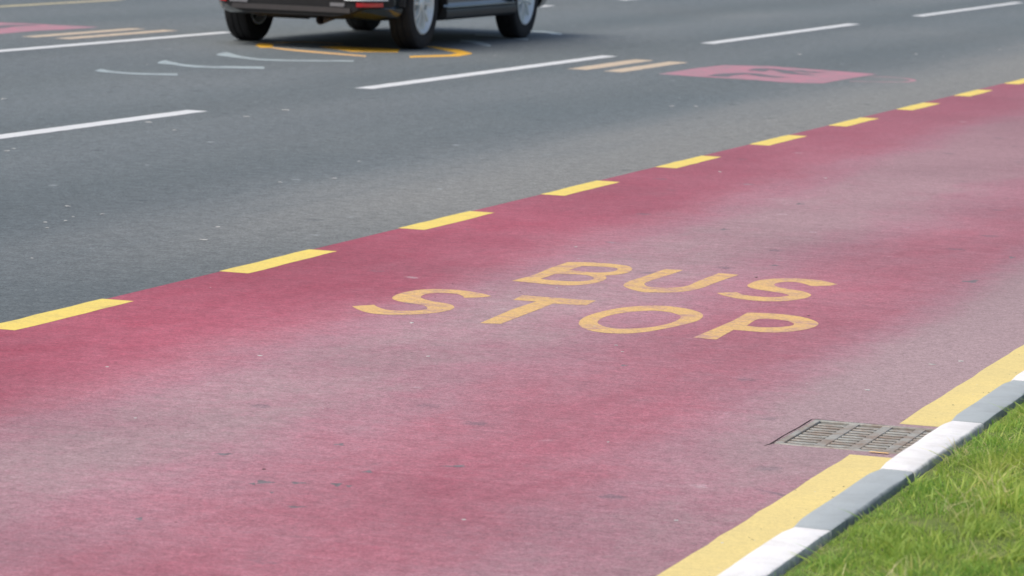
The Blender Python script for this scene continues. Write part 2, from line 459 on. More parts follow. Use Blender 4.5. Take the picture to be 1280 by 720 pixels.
def gp(pts, z=.001):
    return [tuple(at(x, y, z)[:2]) for x, y in pts]
# bars beside each pink panel
def bar(x0, x1, y0, y1, lab):
    strip('cream_bar', x0, x1, y0, y1, .0006, BAR, lab, 'road marking', 'cream bars painted beside pink panels', jag=.006)
bar(-8.09, -7.93, 26.45, 28.30, 'cream bar left of the right hand pink panel, the one nearer the lane line')
bar(-7.79, -7.64, 26.40, 28.25, 'cream bar left of the right hand pink panel, the one nearer the panel')
bar(-12.80, -12.66, 26.86, 29.05, 'cream bar in the top left, the one touching the pink panel side')
bar(-12.50, -12.36, 26.86, 29.05, 'cream bar in the top left, the one just above the white lane line')

def ribbon(pts, wid):
    """outline of a brush stroke on the ground given centre points (x, y) and widths"""
    L, Rr = [], []
    for i, p in enumerate(pts):
        a = Vector(pts[max(i-1, 0)]); b = Vector(pts[min(i+1, len(pts)-1)]); t = (b-a).normalized()
        nn = Vector((-t.y, t.x)); wv = (wid[i] if isinstance(wid, (list, tuple)) else wid)/2
        L.append((p[0]+nn.x*wv, p[1]+nn.y*wv)); Rr.append((p[0]-nn.x*wv, p[1]-nn.y*wv))
    return L+Rr[::-1]
def crv(pts, n=6):
    q = smooth_poly(pts, set(range(0)), n)
    # open curve: rebuild without the closing span
    out = []; N = len(pts)
    for i in range(N-1):
        p1, p2 = pts[i], pts[i+1]
        p0 = pts[i-1] if i else (2*p1[0]-p2[0], 2*p1[1]-p2[1]); p3 = pts[i+2] if i+2 < N else (2*p2[0]-p1[0], 2*p2[1]-p1[1])
        for k in range(n):
            t = k/n
            out.append(tuple(.5*((2*b)+(c-a)*t+(2*a-5*b+4*c-d)*t*t+(-a+3*b-3*c+d)*t**3) for a, b, c, d in zip(p0, p1, p2, p3)))
    out.append(pts[-1]); return out
def gthin(pxpts, wid): return ribbon(crv(gp(pxpts), 5), wid)
def gstroke(edge_a, edge_b):
    """a band between two measured edges"""
    return crv(gp(edge_a), 4)+crv(gp(edge_b), 4)[::-1]

# pink panel right, with worn grey characters
o = Vector(at(955, 93, 0)[:2])
pr = empty('road_symbol', (o.x, o.y, .0006)); tag(pr, 'faded pink panel with grey characters on the grey lane right of the car', 'road marking', 'pink painted panels on the road')
paint_mesh('panel_fill', [gp([(823, 92.3), (868, 85.5), (905, 81.3), (960, 82.5), (1030, 87.5), (1096, 92.5), (1068, 97), (1028, 104), (985, 103.2), (930, 99), (870, 95.6)])], 0, PINK, pr, o)
paint_mesh('character', [gthin([(897, 95.6), (907, 93.2), (922, 92.4), (938, 92.0), (953, 94.5), (979, 97)], .15),
                         ], .0008, PGREY, pr, o)
paint_mesh('character', [gthin([(945, 88.8), (953, 86.4), (966, 86.4), (979, 88.6), (987, 91.0), (998, 92.6), (1014, 92.8)], .14)], .0008, PGREY, pr, o)
paint_mesh('character', [gthin([(994, 87.8), (1010, 90.2), (1026, 89.8)], .12)], .0008, PGREY, pr, o)
o2 = Vector(at(1110, 99, 0)[:2])
tag(paint_mesh('pink_outline', [gthin([(1062, 101.4), (1098, 102.2), (1131, 102.2), (1142, 100.3), (1131, 97.8), (1108, 96.2), (1082, 95.3)], .045)], .0006, PINK, None, o2),
    'thin pale pink loop trailing off the right end of the pink panel', 'road marking')
# pink panel left
o = Vector(at(30, 34, 0)[:2])
pl_ = empty('road_symbol', (o.x, o.y, .0006)); tag(pl_, 'faded pink panel at the left edge of the photo, pointing at the cream bars', 'road marking', 'pink painted panels on the road')
paint_mesh('panel_fill', [gp([(-60, 27.5), (0, 28), (30, 29), (68, 31), (124, 33.8), (81, 36.8), (43, 38.4), (0, 42.3), (-40, 46)])], 0, PINK, pl_, o)
paint_mesh('character', [gthin([(-20, 36), (0, 33.8), (18, 31.8), (46, 31.3)], .15)], .0008, PGREY, pl_, o)

# pale arcs, three on the camera side, three half hidden beyond the car
def arc(ea, eb, lab):
    c = at(*ea[len(ea)//2], 0)
    tag(paint_mesh('pale_arc', [gstroke(ea, eb)], .0006, PALE, None, (c.x, c.y)), lab, 'road marking', 'pale arcs around the orange symbol')
arc([(119, 88), (127, 86.3), (141, 88.6), (170, 91), (222, 91.8)], [(119, 88.6), (128, 89.8), (142, 91), (170, 92.8), (222, 94)], 'pale curved arc on the grey road, leftmost and shortest of three left of the car')
arc([(197, 78), (206, 75.3), (215, 77.2), (245, 81.6), (330, 83.2)], [(197, 79), (204, 79.8), (216, 80.6), (245, 84), (330, 86)], 'pale curved arc on the grey road, middle of the three left of the car')
arc([(271, 67.5), (283, 65), (300, 69.5), (340, 74), (442, 75.2)], [(271, 68.6), (282, 70.3), (300, 72.5), (340, 75.8), (442, 76.9)], 'longest pale curved arc below the orange symbol, closest to it')
arc([(575, 50), (592, 50.5), (606, 53.5), (613.5, 56)], [(575, 51.4), (590, 53.5), (602, 56.5), (613, 58.3)], 'pale arc between the car\'s near wheels, close to the orange tip')
arc([(594, 42.6), (612, 43.4), (628, 44.6), (648, 46.6), (660.5, 48.3)], [(594, 44), (612, 44.8), (628, 46.2), (648, 49), (660, 50.3)], 'pale arc partly under the car\'s near front wheel')
arc([(660, 38.4), (680, 38.6), (692, 40), (703, 41.8)], [(660, 39.8), (680, 40.4), (690, 42.6), (702, 43.6)], 'pale arc just right of the car\'s near front wheel')

# orange symbol under the car's tail
o = Vector(at(450, 60, 0)[:2])
sy_ = empty('road_symbol', (o.x, o.y, .0006)); tag(sy_, 'orange ring and solid arrow painted on the road under the car tail', 'road marking')
paint_mesh('ring_end', [gp([(319, 56.5), (324, 54), (338, 54), (343, 56.5), (338, 59.6), (325, 59.4)])], 0, ORANGE, sy_, o)
paint_mesh('ring_line', [gthin([(344, 53.6), (365, 52.4), (395, 52.8), (427, 54.6)], .10)], 0, OPEACH, sy_, o)
paint_mesh('ring_line', [gstroke([(338, 58.6), (360, 61.0), (400, 64.6), (458, 69.4)], [(338, 59.7), (358, 62.5), (400, 66.3), (457, 70.8)])], 0, OPEACH, sy_, o)
paint_mesh('arrow', [gp([(398, 58.6), (424, 57.6), (500, 61.2), (497, 65.4), (440, 64.6)])], 0, ORANGE, sy_, o)
paint_mesh('ring_tip', [gp([(530, 57.6), (543, 58.2), (575, 62), (591, 66.8), (574, 70.2), (512, 71.8), (512, 69.9), (560, 68.4), (572, 66.6), (560, 63.9)])], 0, ORANGE, sy_, o)

# BUS STOP lettering
def T(ox, oy, s, pts): return gp([(ox+x/s, oy+y/s) for x, y in pts], .002)
def letter(parent, o, outer, oc, inners=()):
    loops = [smooth_poly(outer, set(oc), 5)]+[smooth_poly(p, set(c), 5) for p, c in inners]
    return paint_mesh('letter', loops, 0, LETTER, parent, o)
o = Vector(at(780, 345, 0)[:2]); W1 = empty('bus_lettering', (o.x, o.y, .0010))
tag(W1, 'worn yellow capital letters BUS painted on the red bay', 'road lettering', 'painted words on the red bus bay')
letter(W1, o, T(630, 315, 7.53, [(75,268),(280,212),(430,150),(600,92),(750,93),(900,100),(1050,112),(1170,130),(1205,155),(1180,185),(1100,205),(1000,215),(945,218),(965,240),(930,268),(850,290),(740,305),(600,310),(450,303),(280,288)]), (0, 3, 12),
       [(T(630, 315, 7.53, [(610,167),(735,128),(880,132),(1040,145),(1070,160),(1030,180),(920,190),(790,185)]), (0, 1)),
        (T(630, 315, 7.53, [(345,250),(490,202),(640,205),(780,216),(845,238),(820,260),(720,273),(560,270),(440,262)]), (0, 1))])
letter(W1, o, T(770, 325, 8, [(75,245),(130,210),(300,155),(490,88),(670,98),(580,130),(400,185),(300,222),(285,240),(320,262),(420,272),(540,275),(640,268),(730,250),(840,200),(1030,128),(1230,145),(1150,170),(1000,222),(870,272),(740,302),(600,318),(430,322),(280,318),(160,292),(95,268)]), (3, 4, 15, 16))
letter(W1, o, T(880, 335, 7.11, [(115,218),(290,212),(340,232),(420,245),(540,254),(660,255),(735,246),(755,238),(700,222),(560,200),(450,182),(385,155),(430,125),(500,105),(620,92),(760,90),(900,95),(1050,110),(1190,143),(1100,155),(950,158),(900,140),(820,122),(720,120),(650,130),(625,148),(680,170),(780,188),(880,205),(950,232),(930,255),(850,275),(720,290),(580,293),(420,285),(280,265),(170,240)]), (0, 1, 18, 20))
o = Vector(at(730, 395, 0)[:2]); W2 = empty('stop_lettering', (o.x, o.y, .0010))
tag(W2, 'worn yellow capital letters STOP painted on the red bay', 'road lettering', 'painted words on the red bus bay')
letter(W2, o, T(430, 350, 6.4, [(65,207),(240,195),(275,215),(340,235),(430,243),(560,243),(640,235),(668,222),(650,205),(600,192),(500,178),(430,165),(385,143),(420,115),(500,92),(600,76),(720,70),(860,74),(980,84),(1100,105),(1150,117),(1180,127),(1100,135),(960,140),(950,125),(900,108),(801,101),(700,103),(640,115),(615,133),(640,150),(720,170),(820,185),(870,200),(882,218),(840,240),(740,258),(600,270),(440,274),(300,272),(190,258),(110,232)]), (0, 1, 21, 23))
letter(W2, o, T(590, 355, 6.4, [(65,310),(330,196),(515,137),(330,124),(400,88),(990,131),(912,168),(650,153),(560,190),(230,316)]), range(10))
letter(W2, o, T(700, 370, 6.4, [(150,215),(190,170),(300,130),(450,98),(600,80),(760,75),(900,82),(1030,102),(1120,130),(1145,158),(1100,195),(980,228),(830,260),(680,285),(540,297),(400,295),(270,280),(185,252)]), (),
       [(T(700, 370, 6.4, [(300,210),(340,172),(430,145),(560,125),(700,115),(800,117),(900,132),(965,158),(940,190),(860,220),(740,245),(600,257),(460,258),(360,243)]), ())])
letter(W2, o, T(850, 375, 6.4, [(105,298),(420,165),(540,98),(700,103),(880,118),(1000,138),(1080,165),(1108,190),(1060,218),(960,240),(820,255),(680,255),(540,245),(430,235),(290,313)]), (0, 1, 2, 13, 14),
       [(T(850, 375, 6.4, [(535,202),(600,160),(660,147),(760,150),(860,165),(912,188),(880,205),(760,216),(640,215)]), (0,))])

# ---------------------------------------------------------------- drain grate
n = NT('weathered_cast_iron', rough=.75, spec=.4)
v = n.noise(n.P, 40, 5, .7)
n.col(n.mix(n.maprange(n.noise(n.P, 12, 5, .7), .42, .68), n.ramp(v, [(.3, (.27, .27, .25)), (.7, (.46, .46, .42))]), (.27, .20, .155)))
n.b.inputs['Metallic'].default_value = .15; n.bump(v, .5, .003); IRON = n.m
PIT = mat_simple('grate_pit_mud', (.035, .024, .020), .9, .2, var=.4, sc=30)
gr = empty('drain_grate', ((GX0+GX1)/2, (GY0+GY1)/2, -.0075)); tag(gr, 'weathered iron drain grate set into the gutter beside the white kerb stone', 'drain grate')
hx, hy = (GX1-GX0)/2-.002, (GY1-GY0)/2-.002
bm = bmesh.new()
ex, ey = hx+.002, hy+.002
bt = [(-ex, -ey, -.12), (ex, -ey, -.12), (ex, ey, -.12), (-ex, ey, -.12)]; tp = [(x, y, .0078) for x, y, z in bt]
vb = [bm.verts.new(p) for p in bt]; vt = [bm.verts.new(p) for p in tp]
bm.faces.new(vb)
for k in range(4): bm.faces.new((vb[k], vt[k], vt[(k+1) % 4], vb[(k+1) % 4]))
obj('pit', bm, PIT, gr, recalc=False)
bm = bmesh.new()
fwid = .020
box(bm, -hx, hx, -hy, -hy+fwid, -.002, .010, .002, 1); box(bm, -hx, hx, hy-fwid, hy, -.002, .010, .002, 1)
box(bm, -hx, -hx+fwid, -hy+fwid, hy-fwid, -.002, .0102, .002, 1); box(bm, hx-fwid, hx, -hy+fwid, hy-fwid, -.002, .0102, .002, 1)
obj('frame', bm, IRON, gr, smooth=40)
# four panels of bars running across, separated by three wide ribs running along the road
bm = bmesh.new()
ix0, ix1, iy0, iy1 = -hx+fwid+.002, hx-fwid-.002, -hy+fwid, hy-fwid
pw = (ix1-ix0)/4
for k in range(1, 4):
    xc = ix0+pw*k; box(bm, xc-.015, xc+.015, iy0, iy1, .0035, .0085, .002, 1)
obj('rib', bm, IRON, gr, smooth=40)
nb = 10
for k in range(4):
    bm = bmesh.new()
    a = ix0+pw*k+(.015 if k else 0); b = ix0+pw*(k+1)-(.015 if k < 3 else 0)
    st = (iy1-iy0)/nb
    for j in range(1, nb):
        yc = iy0+st*j; box(bm, a, b, yc-.0115, yc+.0115, .0035, .0075, .002, 1)
    obj('bar_panel', bm, IRON, gr, smooth=40)
# a dab of the kerb stripe's paint left on the near edge of the frame
bm = bmesh.new(); q = at(1099, 565.5, .0035)
quad(bm, [(-.028, -.007), (.024, -.0085), (.027, .007), (-.024, .0075)], 0)
pd = obj('paint_dab', bm, mat_simple('orange_dab', (.80, .50, .20), .7, var=.2), gr, recalc=False); pd.location = (q.x-gr.location.x, q.y-gr.location.y, .0112)
pd['label'] = 'small dab of orange yellow paint'
# dark gap round the far left rim, cracked bay surface
bm = bmesh.new()
cr = [(GX0-.012, GY0-.05), (GX0-.004, GY0-.01), (GX0-.008, GY0+.15), (GX0-.006, GY0+.32), (GX0-.009, GY1), (GX0, GY1+.012), (GX0+.09, GY1+.006), (GX0+.2, GY1+.009)]
paint = paint_mesh('crack', [ribbon(cr, [.003, .007, .004, .006, .005, .007, .004, .002])], .0010, mat_simple('crack_dark', (.05, .04, .04), .9, .1), None, (GX0, GY0))
bm.free(); tag(paint, 'dark cracked gap round the left corner of the drain grate', 'crack')

# ---------------------------------------------------------------- the car
def mat_carpaint():
    n = NT('dark_car_paint', rough=.32, spec=.5)
    n.col((.014, .024, .028)); n.b.inputs['Metallic'].default_value = .35
    n.b.inputs['Coat Weight'].default_value = 1.0; n.b.inputs['Coat Roughness'].default_value = .03
    return n.m
PAINT = mat_carpaint()
PLAST = mat_simple('black_trim_plastic', (.010, .010, .011), .6, .4, var=.15)
UNDER = mat_simple('underbody_black', (.014, .013, .013), .85, .2, var=.3, sc=6)
RUBBER = mat_simple('tyre_rubber', (.020, .020, .022), .78, .35, var=.2, sc=12)
ALLOY = mat_simple('silver_alloy', (.80, .86, .86), .35, .5, metal=.35, var=.05)
DARKMET = mat_simple('brake_metal', (.03, .03, .033), .5, metal=.6)
CHROME = mat_simple('bright_trim', (.75, .77, .78), .15, metal=1.0, var=.03)
GLASS = mat_simple('tinted_glass', (.012, .016, .018), .05, .8, var=.02)
REDL = mat_simple('red_lens', (.55, .012, .02), .2, .6, coat=.6, var=.05)
REDD = mat_simple('dark_red_lens', (.28, .01, .015), .2, .6, coat=.6, var=.05)
CLEAR = mat_simple('clear_lens', (.55, .58, .6), .1, .7, var=.03)
PLATE = mat_simple('plate_white', (.72, .72, .70), .4)
STEEL = mat_simple('exhaust_steel', (.22, .18, .16), .45, metal=.8, var=.25)
SILVER = mat_simple('silver_bumper_trim', (.85, .87, .88), .35, .5, metal=0, var=.04)

CX, CY = -10.63, 28.13+1.355
car = empty('car', (CX, CY, 0)); tag(car, 'dark grey sport utility car with silver multi spoke wheels driving over the orange symbol', 'car')
AX = 1.355; WR = .362

def lerp(a, b, t): return a+(b-a)*t
def tab(t, xs, vs):
    for i in range(len(xs)-1):
        if t <= xs[i+1]:
            k = max(0, min(1, (t-xs[i])/(xs[i+1]-xs[i]))); k = k*k*(3-2*k)
            return lerp(vs[i], vs[i+1], k)
    return vs[-1]
YR, YF = -2.21, 2.27
ysec = [YR, YR+.015, YR+.05, YR+.11, YR+.2, YR+.32] + [YR+.32+(YF-.4-(YR+.32))*i/26 for i in range(1, 27)] + [YF-.3, YF-.2, YF-.11, YF-.05, YF-.015, YF]
def half_w(y):
    # plan shape with rounded corners
    d = min(y-YR, YF-y); full = .845-.02*abs(y)/2.2-(.10*max(0, (-1.45-y)/.7) if y < -1.5 else 0)
    r = .34 if y < 0 else .42
    if d < r:
        k = 1-d/r; return full-.42*r*(1-math.sqrt(max(0, 1-k**2.6)))*1.9
    return full
def z_bot(y): return tab(y, [YR, -1.9, -1.6, -1.0, 1.0, 1.7, YF], [.285, .235, .23, .235, .225, .23, .26])
def z_top(y): return tab(y, [YR, YR+.25, -1.5, 1.1, 1.9, YF], [.93, 1.02, 1.02, 1.0, .93, .70])
bm = bmesh.new(); rings = []
for y in ysec:
    W = half_w(y); b = z_bot(y); t = z_top(y)
    half = [(0, b+.01), (W-.30, b), (W-.12, b+.004), (W-.045, b+.03), (W-.018, b+.075), (W-.012, .335), (W-.030, .36), (W-.022, .44), (W-.006, .58), (W, .72), (W-.012, .83), (W-.040, .90*(t/1.02)), (W-.085, t), (W-.25, t+.012), (0, t+.02)]
    ring = [bm.verts.new((x, y, z)) for x, z in half]+[bm.verts.new((-x, y, z)) for x, z in half[-2:0:-1]]
    rings.append(ring)
for A, B in zip(rings, rings[1:]):
    nn = len(A)
    for k in range(nn): bm.faces.new((A[k], A[(k+1) % nn], B[(k+1) % nn], B[k]))
bm.faces.new(rings[0]); bm.faces.new(rings[-1][::-1])
bmesh.ops.recalc_face_normals(bm, faces=bm.faces[:])
body = obj('body', bm, [PAINT, UNDER], car)
# wheel wells cut out of the shell
for s in (-1, 1):
    for a in (-1, 1):
        cb = bmesh.new()
        x0, x1 = (s*.52, s*1.2)
        rg = lathe_x(cb, [(x0, .425), (x1, .425)], 56, 0)
        cb.faces.new(rg[0]); cb.faces.new(rg[1][::-1])
        for v in cb.verts:
            v.co.y += a*AX; v.co.z += .35
            if v.co.z < .35: v.co.z -= .4; v.co.y += (v.co.y-a*AX)*0.0
        bmesh.ops.recalc_face_normals(cb, faces=cb.faces[:])
        cut = obj('cut', cb, UNDER, None); cut.location = car.location
        md = body.modifiers.new('b', 'BOOLEAN'); md.operation = 'DIFFERENCE'; md.solver = 'EXACT'; md.object = cut
        try: md.material_mode = 'TRANSFER'
        except Exception: pass
        bpy.context.view_layer.update()
        me = bpy.data.meshes.new_from_object(body.evaluated_get(bpy.context.evaluated_depsgraph_get()))
        body.modifiers.clear(); body.data = me; bpy.data.objects.remove(cut)
me = body.data
if len(me.materials) < 2: me.materials.append(UNDER)
ui = [i for i, m in enumerate(me.materials) if m and m.name.startswith('underbody')][0]
bm = bmesh.new(); bm.from_mesh(me)
for f in bm.faces:
    c = f.calc_center_median()
    inwell = min((Vector((0, c.y-a*AX, c.z-.35))).length for a in (-1, 1)) < .424 and c.z < .8
    if f.material_index >= len(me.materials): f.material_index = 0
    if c.z < .243 and f.normal.z < -.5: f.material_index = ui
    f.smooth = True
for e in bm.edges:
    if len(e.link_faces) == 2 and e.calc_face_angle(0) > R(28): e.smooth = False
bm.to_mesh(me); bm.free()

# arch mouldings
for s in (-1, 1):
    for a in (-1, 1):
        bm = bmesh.new(); seg = 30; pr_ = []
        for k in range(seg+1):
            th = R(0)+R(180)*k/seg
            r1, r2 = .415, .468
            cyy, czz = math.cos(th), math.sin(th)
            y = a*AX
            W = half_w(max(YR+.05, min(YF-.05, y+cyy*.44)))
            ring = [(W-.05, r1), (W+.012, r1), (W+.016, r1+.012), (W+.012, r2-.01), (W-.04, r2)]
            pr_.append([bm.verts.new((s*x, y+rr*cyy, .35+rr*czz)) for x, rr in ring])
        for A, B in zip(pr_, pr_[1:]):
            for k in range(5): bm.faces.new((A[k], A[(k+1) % 5], B[(k+1) % 5], B[k]))
        bm.faces.new(pr_[0]); bm.faces.new(pr_[-1][::-1])
        obj('arch_moulding', bm, PLAST, car, smooth=35)

# sills with bright strip
for s in (-1, 1):
    bm = bmesh.new(); W = .845
    pf = [(W-.12, .215), (W-.03, .222), (W+.004, .245), (W+.012, .285), (W+.002, .312), (W-.04, .318)]
    A = [bm.verts.new((s*x, -.93, z)) for x, z in pf]; B = [bm.verts.new((s*x, .93, z)) for x, z in pf]
    for k in range(6): bm.faces.new((A[k], A[(k+1) % 6], B[(k+1) % 6], B[k]))
    bm.faces.new(A); bm.faces.new(B[::-1])
    obj('sill', bm, mat_simple('sill_gloss', (.02, .023, .026), .45, .4, var=.05), car, smooth=35)
    bm = bmesh.new(); box(bm, s*(W-.03), s*(W+.010), -.90, .90, .323, .333, .003, 2)
    obj('sill_trim', bm, mat_simple('sill_trim', (.38, .44, .46), .25, metal=.8, var=.03), car, smooth=35)

# cabin: roof, pillars and glass
def cab_ring(y, zt, wt, zb, wb): return y, zt, wt, zb, wb
cab = [(-2.10, 1.03, .64, 1.00, .70), (-1.95, 1.40, .57, 1.0, .74), (-1.78, 1.60, .54, 1.0, .76), (-1.2, 1.67, .56, 1.0, .76), (-.3, 1.69, .57, 1.0, .76), (.25, 1.66, .56, 1.0, .76), (.55, 1.56, .55, 1.0, .75), (1.0, 1.24, .60, 1.0, .73), (1.3, 1.03, .64, 1.0, .70)]
bm = bmesh.new(); rg = []
for y, zt, wt, zb, wb in cab:
    rg.append([bm.verts.new(p) for p in [(-wb, y, zb), (-lerp(wb, wt, .9), y, lerp(zb, zt, .9)), (-wt+.08, y, zt), (0, y, zt+.015), (wt-.08, y, zt), (lerp(wb, wt, .9), y, lerp(zb, zt, .9)), (wb, y, zb)]])
for A, B in zip(rg, rg[1:]):
    for k in range(6): bm.faces.new((A[k], A[k+1], B[k+1], B[k]))
bm.faces.new(rg[0]); bm.faces.new(rg[-1][::-1])
obj('roof', bm, PAINT, car, smooth=25)
def side_pt(s, y, t):
    ys_ = [c[0] for c in cab]
    i = max(0, min(len(cab)-2, next((j for j in range(len(ys_)-1) if y <= ys_[j+1]), len(ys_)-2)))
    k = (y-ys_[i])/(ys_[i+1]-ys_[i]); zt, wt, zb, wb = [lerp(a, b, k) for a, b in zip(cab[i][1:], cab[i+1][1:])]
    return Vector((s*(lerp(wb, wt, t)+.006), y, lerp(zb, zt, t)))
for s in (-1, 1):
    for a, b, c, d in ((-1.86, -1.25, -1.72, -1.25), (-1.17, -.22, -1.17, -.24), (-.14, .98, -.16, .50)):
        bm = bmesh.new(); NN = 8
        lo_ = [bm.verts.new(side_pt(s, lerp(a, b, i/NN), .10)) for i in range(NN+1)]
        hi_ = [bm.verts.new(side_pt(s, lerp(c, d, i/NN), .84)) for i in range(NN+1)]
        for i in range(NN): bm.faces.new((lo_[i], lo_[i+1], hi_[i+1], hi_[i]))
        obj('side_window', bm, GLASS, car, smooth=40)
    bm = bmesh.new(); tube(bm, [(s*.55, -1.75, 1.58), (s*.55, -1.6, 1.69), (s*.56, -.6, 1.73), (s*.56, .15, 1.71), (s*.55, .35, 1.62)], .016, 8)
    obj('roof_rail', bm, CHROME, car, smooth=40)
    # mirrors
    bm = bmesh.new(); vs = box(bm, s*.83, s*1.02, .72, .84, .98, 1.12, .035, 3); box(bm, s*.76, s*.86, .76, .81, .99, 1.03, .01, 2)
    obj('mirror', bm, PAINT, car, smooth=40)
    for yy in (-.88, .10):
        bm = bmesh.new(); tube(bm, [(s*.83, yy, .86), (s*.873, yy+.02, .865), (s*.873, yy+.17, .865), (s*.83, yy+.19, .86)], .012, 8)
        obj('door_handle', bm, CHROME, car, smooth=40)
    for yy in (-.96, -.02, .93):         # door seams
        bm = bmesh.new()
        zz = [.36, .45, .58, .72, .83, .93]; ww = [.817, .824, .840, .8465, .835, .808]
        L_ = [bm.verts.new((s*(w_-.02*abs(yy)/2.2+.0035), yy-.004, z_)) for w_, z_ in zip(ww, zz)]
        R_ = [bm.verts.new((s*(w_-.02*abs(yy)/2.2+.0035), yy+.004, z_)) for w_, z_ in zip(ww, zz)]
        for i in range(5): bm.faces.new((L_[i], L_[i+1], R_[i+1], R_[i]))
        obj('door_seam', bm, UNDER, car)
# rear window and windscreen
for nm, i0, i1, sgn in (('rear_window', 0, 2, -1), ('windscreen', 8, 6, 1)):
    bm = bmesh.new(); rows = []
    for q in range(5):
        t = .12+.74*q/4; f_ = t*abs(i1-i0); j = min(int(f_), abs(i1-i0)-1); k = f_-j
        A = cab[i0+(j if i1 > i0 else -j)]; B = cab[i0+((j+1) if i1 > i0 else -(j+1))]
        y, zt, wt = lerp(A[0], B[0], k), lerp(A[1], B[1], k), lerp(A[2], B[2], k)
        rows.append([bm.verts.new((x*(wt-.12), y+sgn*.018, zt+.024)) for x in (-1, -.5, 0, .5, 1)])
    for A, B in zip(rows, rows[1:]):
        for k in range(4): bm.faces.new((A[k], A[k+1], B[k+1], B[k]))
    obj(nm, bm, GLASS, car, smooth=60)

# rear bumper: lower cladding that follows the plan curve of the tail
def rear_band(bm, z0, z1, off, x0, x1, n_=24, dz=0, th=.03, rise=0):
    P_ = []
    for i in range(n_+1):
        x = lerp(x0, x1, i/n_); ax = abs(x)
        y = YR+(0.0 if ax < .45 else 0)+ .32*max(0, (ax-.52)/.22)**2.3
        P_.append((x, y-off))
    zc = [z0+rise*min(1, max(0, (abs(x)-.36)/.24))**1.5 for x, y in P_]
    A = [bm.verts.new((x, y, q)) for (x, y), q in zip(P_, zc)]; B = [bm.verts.new((x, y, z1)) for x, y in P_]
    A2 = [bm.verts.new((x, y+th+off, q+dz)) for (x, y), q in zip(P_, zc)]; B2 = [bm.verts.new((x, y+th+off, z1)) for x, y in P_]
    for i in range(n_):
        bm.faces.new((A[i], A[i+1], B[i+1], B[i])); bm.faces.new((A[i], A2[i], A2[i+1], A[i+1])); bm.faces.new((B[i], B[i+1], B2[i+1], B2[i]))
    bm.faces.new((A[0], B[0], B2[0], A2[0])); bm.faces.new((A[-1], A2[-1], B2[-1], B[-1]))
bm = bmesh.new(); rear_band(bm, .27, .425, .035, -.735, .735, 40, -.03, .16, .075); rear_band(bm, .43, .60, .045, -.735, .735, 40, 0, .16)
obj('rear_bumper', bm, PLAST, car, smooth=35)
bm = bmesh.new(); rear_band(bm, .400, .465, .055, .45, .72, 10, 0, .05)
obj('bumper_trim', bm, SILVER, car, smooth=35)
bm = bmesh.new(); rear_band(bm, .400, .465, .055, -.72, -.45, 10, 0, .05)
obj('bumper_trim', bm, SILVER, car, smooth=35)
for s in (-1, 1):
    bm = bmesh.new(); rear_band(bm, .352, .385, .048, *( (.55, .70) if s > 0 else (-.70, -.55)), 6, 0, .03)
    obj('reflector', bm, REDL, car, smooth=35)
    bm = bmesh.new(); rear_band(bm, .80, .95, .02, *((.48, .73) if s > 0 else (-.73, -.48)), 8, 0, .05)
    obj('tail_light', bm, REDD, car, smooth=35)
    bm = bmesh.new(); rear_band(bm, .350, .378, .046, *((.33, .45) if s > 0 else (-.52, -.37)), 4, 0, .03)  # small grey patches low on the bumper cladding
    obj('bumper_patch', bm, mat_simple('patch_grey', (.20, .20, .21), .4, var=.05), car, smooth=35)
    bm = bmesh.new(); vs = box(bm, s*.52, s*.80, YF-.22, YF-.12, .70, .80, .03, 2)
    obj('headlight', bm, CLEAR, car, smooth=35)
bm = bmesh.new(); box(bm, -.26, .26, YR-.012, YR+.01, .74, .86, .004, 1); obj('number_plate', bm, PLATE, car)
bm = bmesh.new(); rear_band(bm, .30, .34, .05, -.50, .50, 10, 0, .06); obj('skid_plate', bm, mat_simple('skid_plate', (.05, .045, .045), .5, var=.1), car, smooth=35)
bm = bmesh.new()
for z in (.40, .46, .52, .58): box(bm, -.5, .5, YF-.02, YF+.015, z, z+.03, .006, 1)
obj('front_grille', bm, CHROME, car, smooth=35)

# exhaust, axle and silencer underneath
bm = bmesh.new(); tube(bm, [(.24, -1.7, .27), (.25, -1.95, .262), (.25, YR+.10, .248), (.24, YR-.02, .232)], [.030, .032, .034, .036], 16, caps=False)
tube(bm, [(.22, -1.1, .28), (.24, -1.72, .27)], .030, 12)
obj('exhaust_pipe', bm, STEEL, car, smooth=40)
bm = bmesh.new(); tube(bm, [(-.62, -AX, .33), (-.2, -AX, .31), (0, -AX, .30), (.2, -AX, .31), (.62, -AX, .33)], [.035, .04, .10, .04, .035], 14)
obj('axle', bm, UNDER, car, smooth=40)
bm = bmesh.new(); tube(bm, [(-.62, AX, .33), (.62, AX, .33)], .035, 10)
obj('axle', bm, UNDER, car, smooth=40)
for s in (-1, 1):
    bm = bmesh.new(); box(bm, s*.44, s*.50, -AX-.05, -AX+.55, .24, .30, .01, 1); obj('trailing_arm', bm, UNDER, car, smooth=40)
bm = bmesh.new(); tube(bm, [(-.35, -1.85, .30), (.0, -1.85, .30)], .08, 16); obj('silencer', bm, UNDER, car, smooth=40)

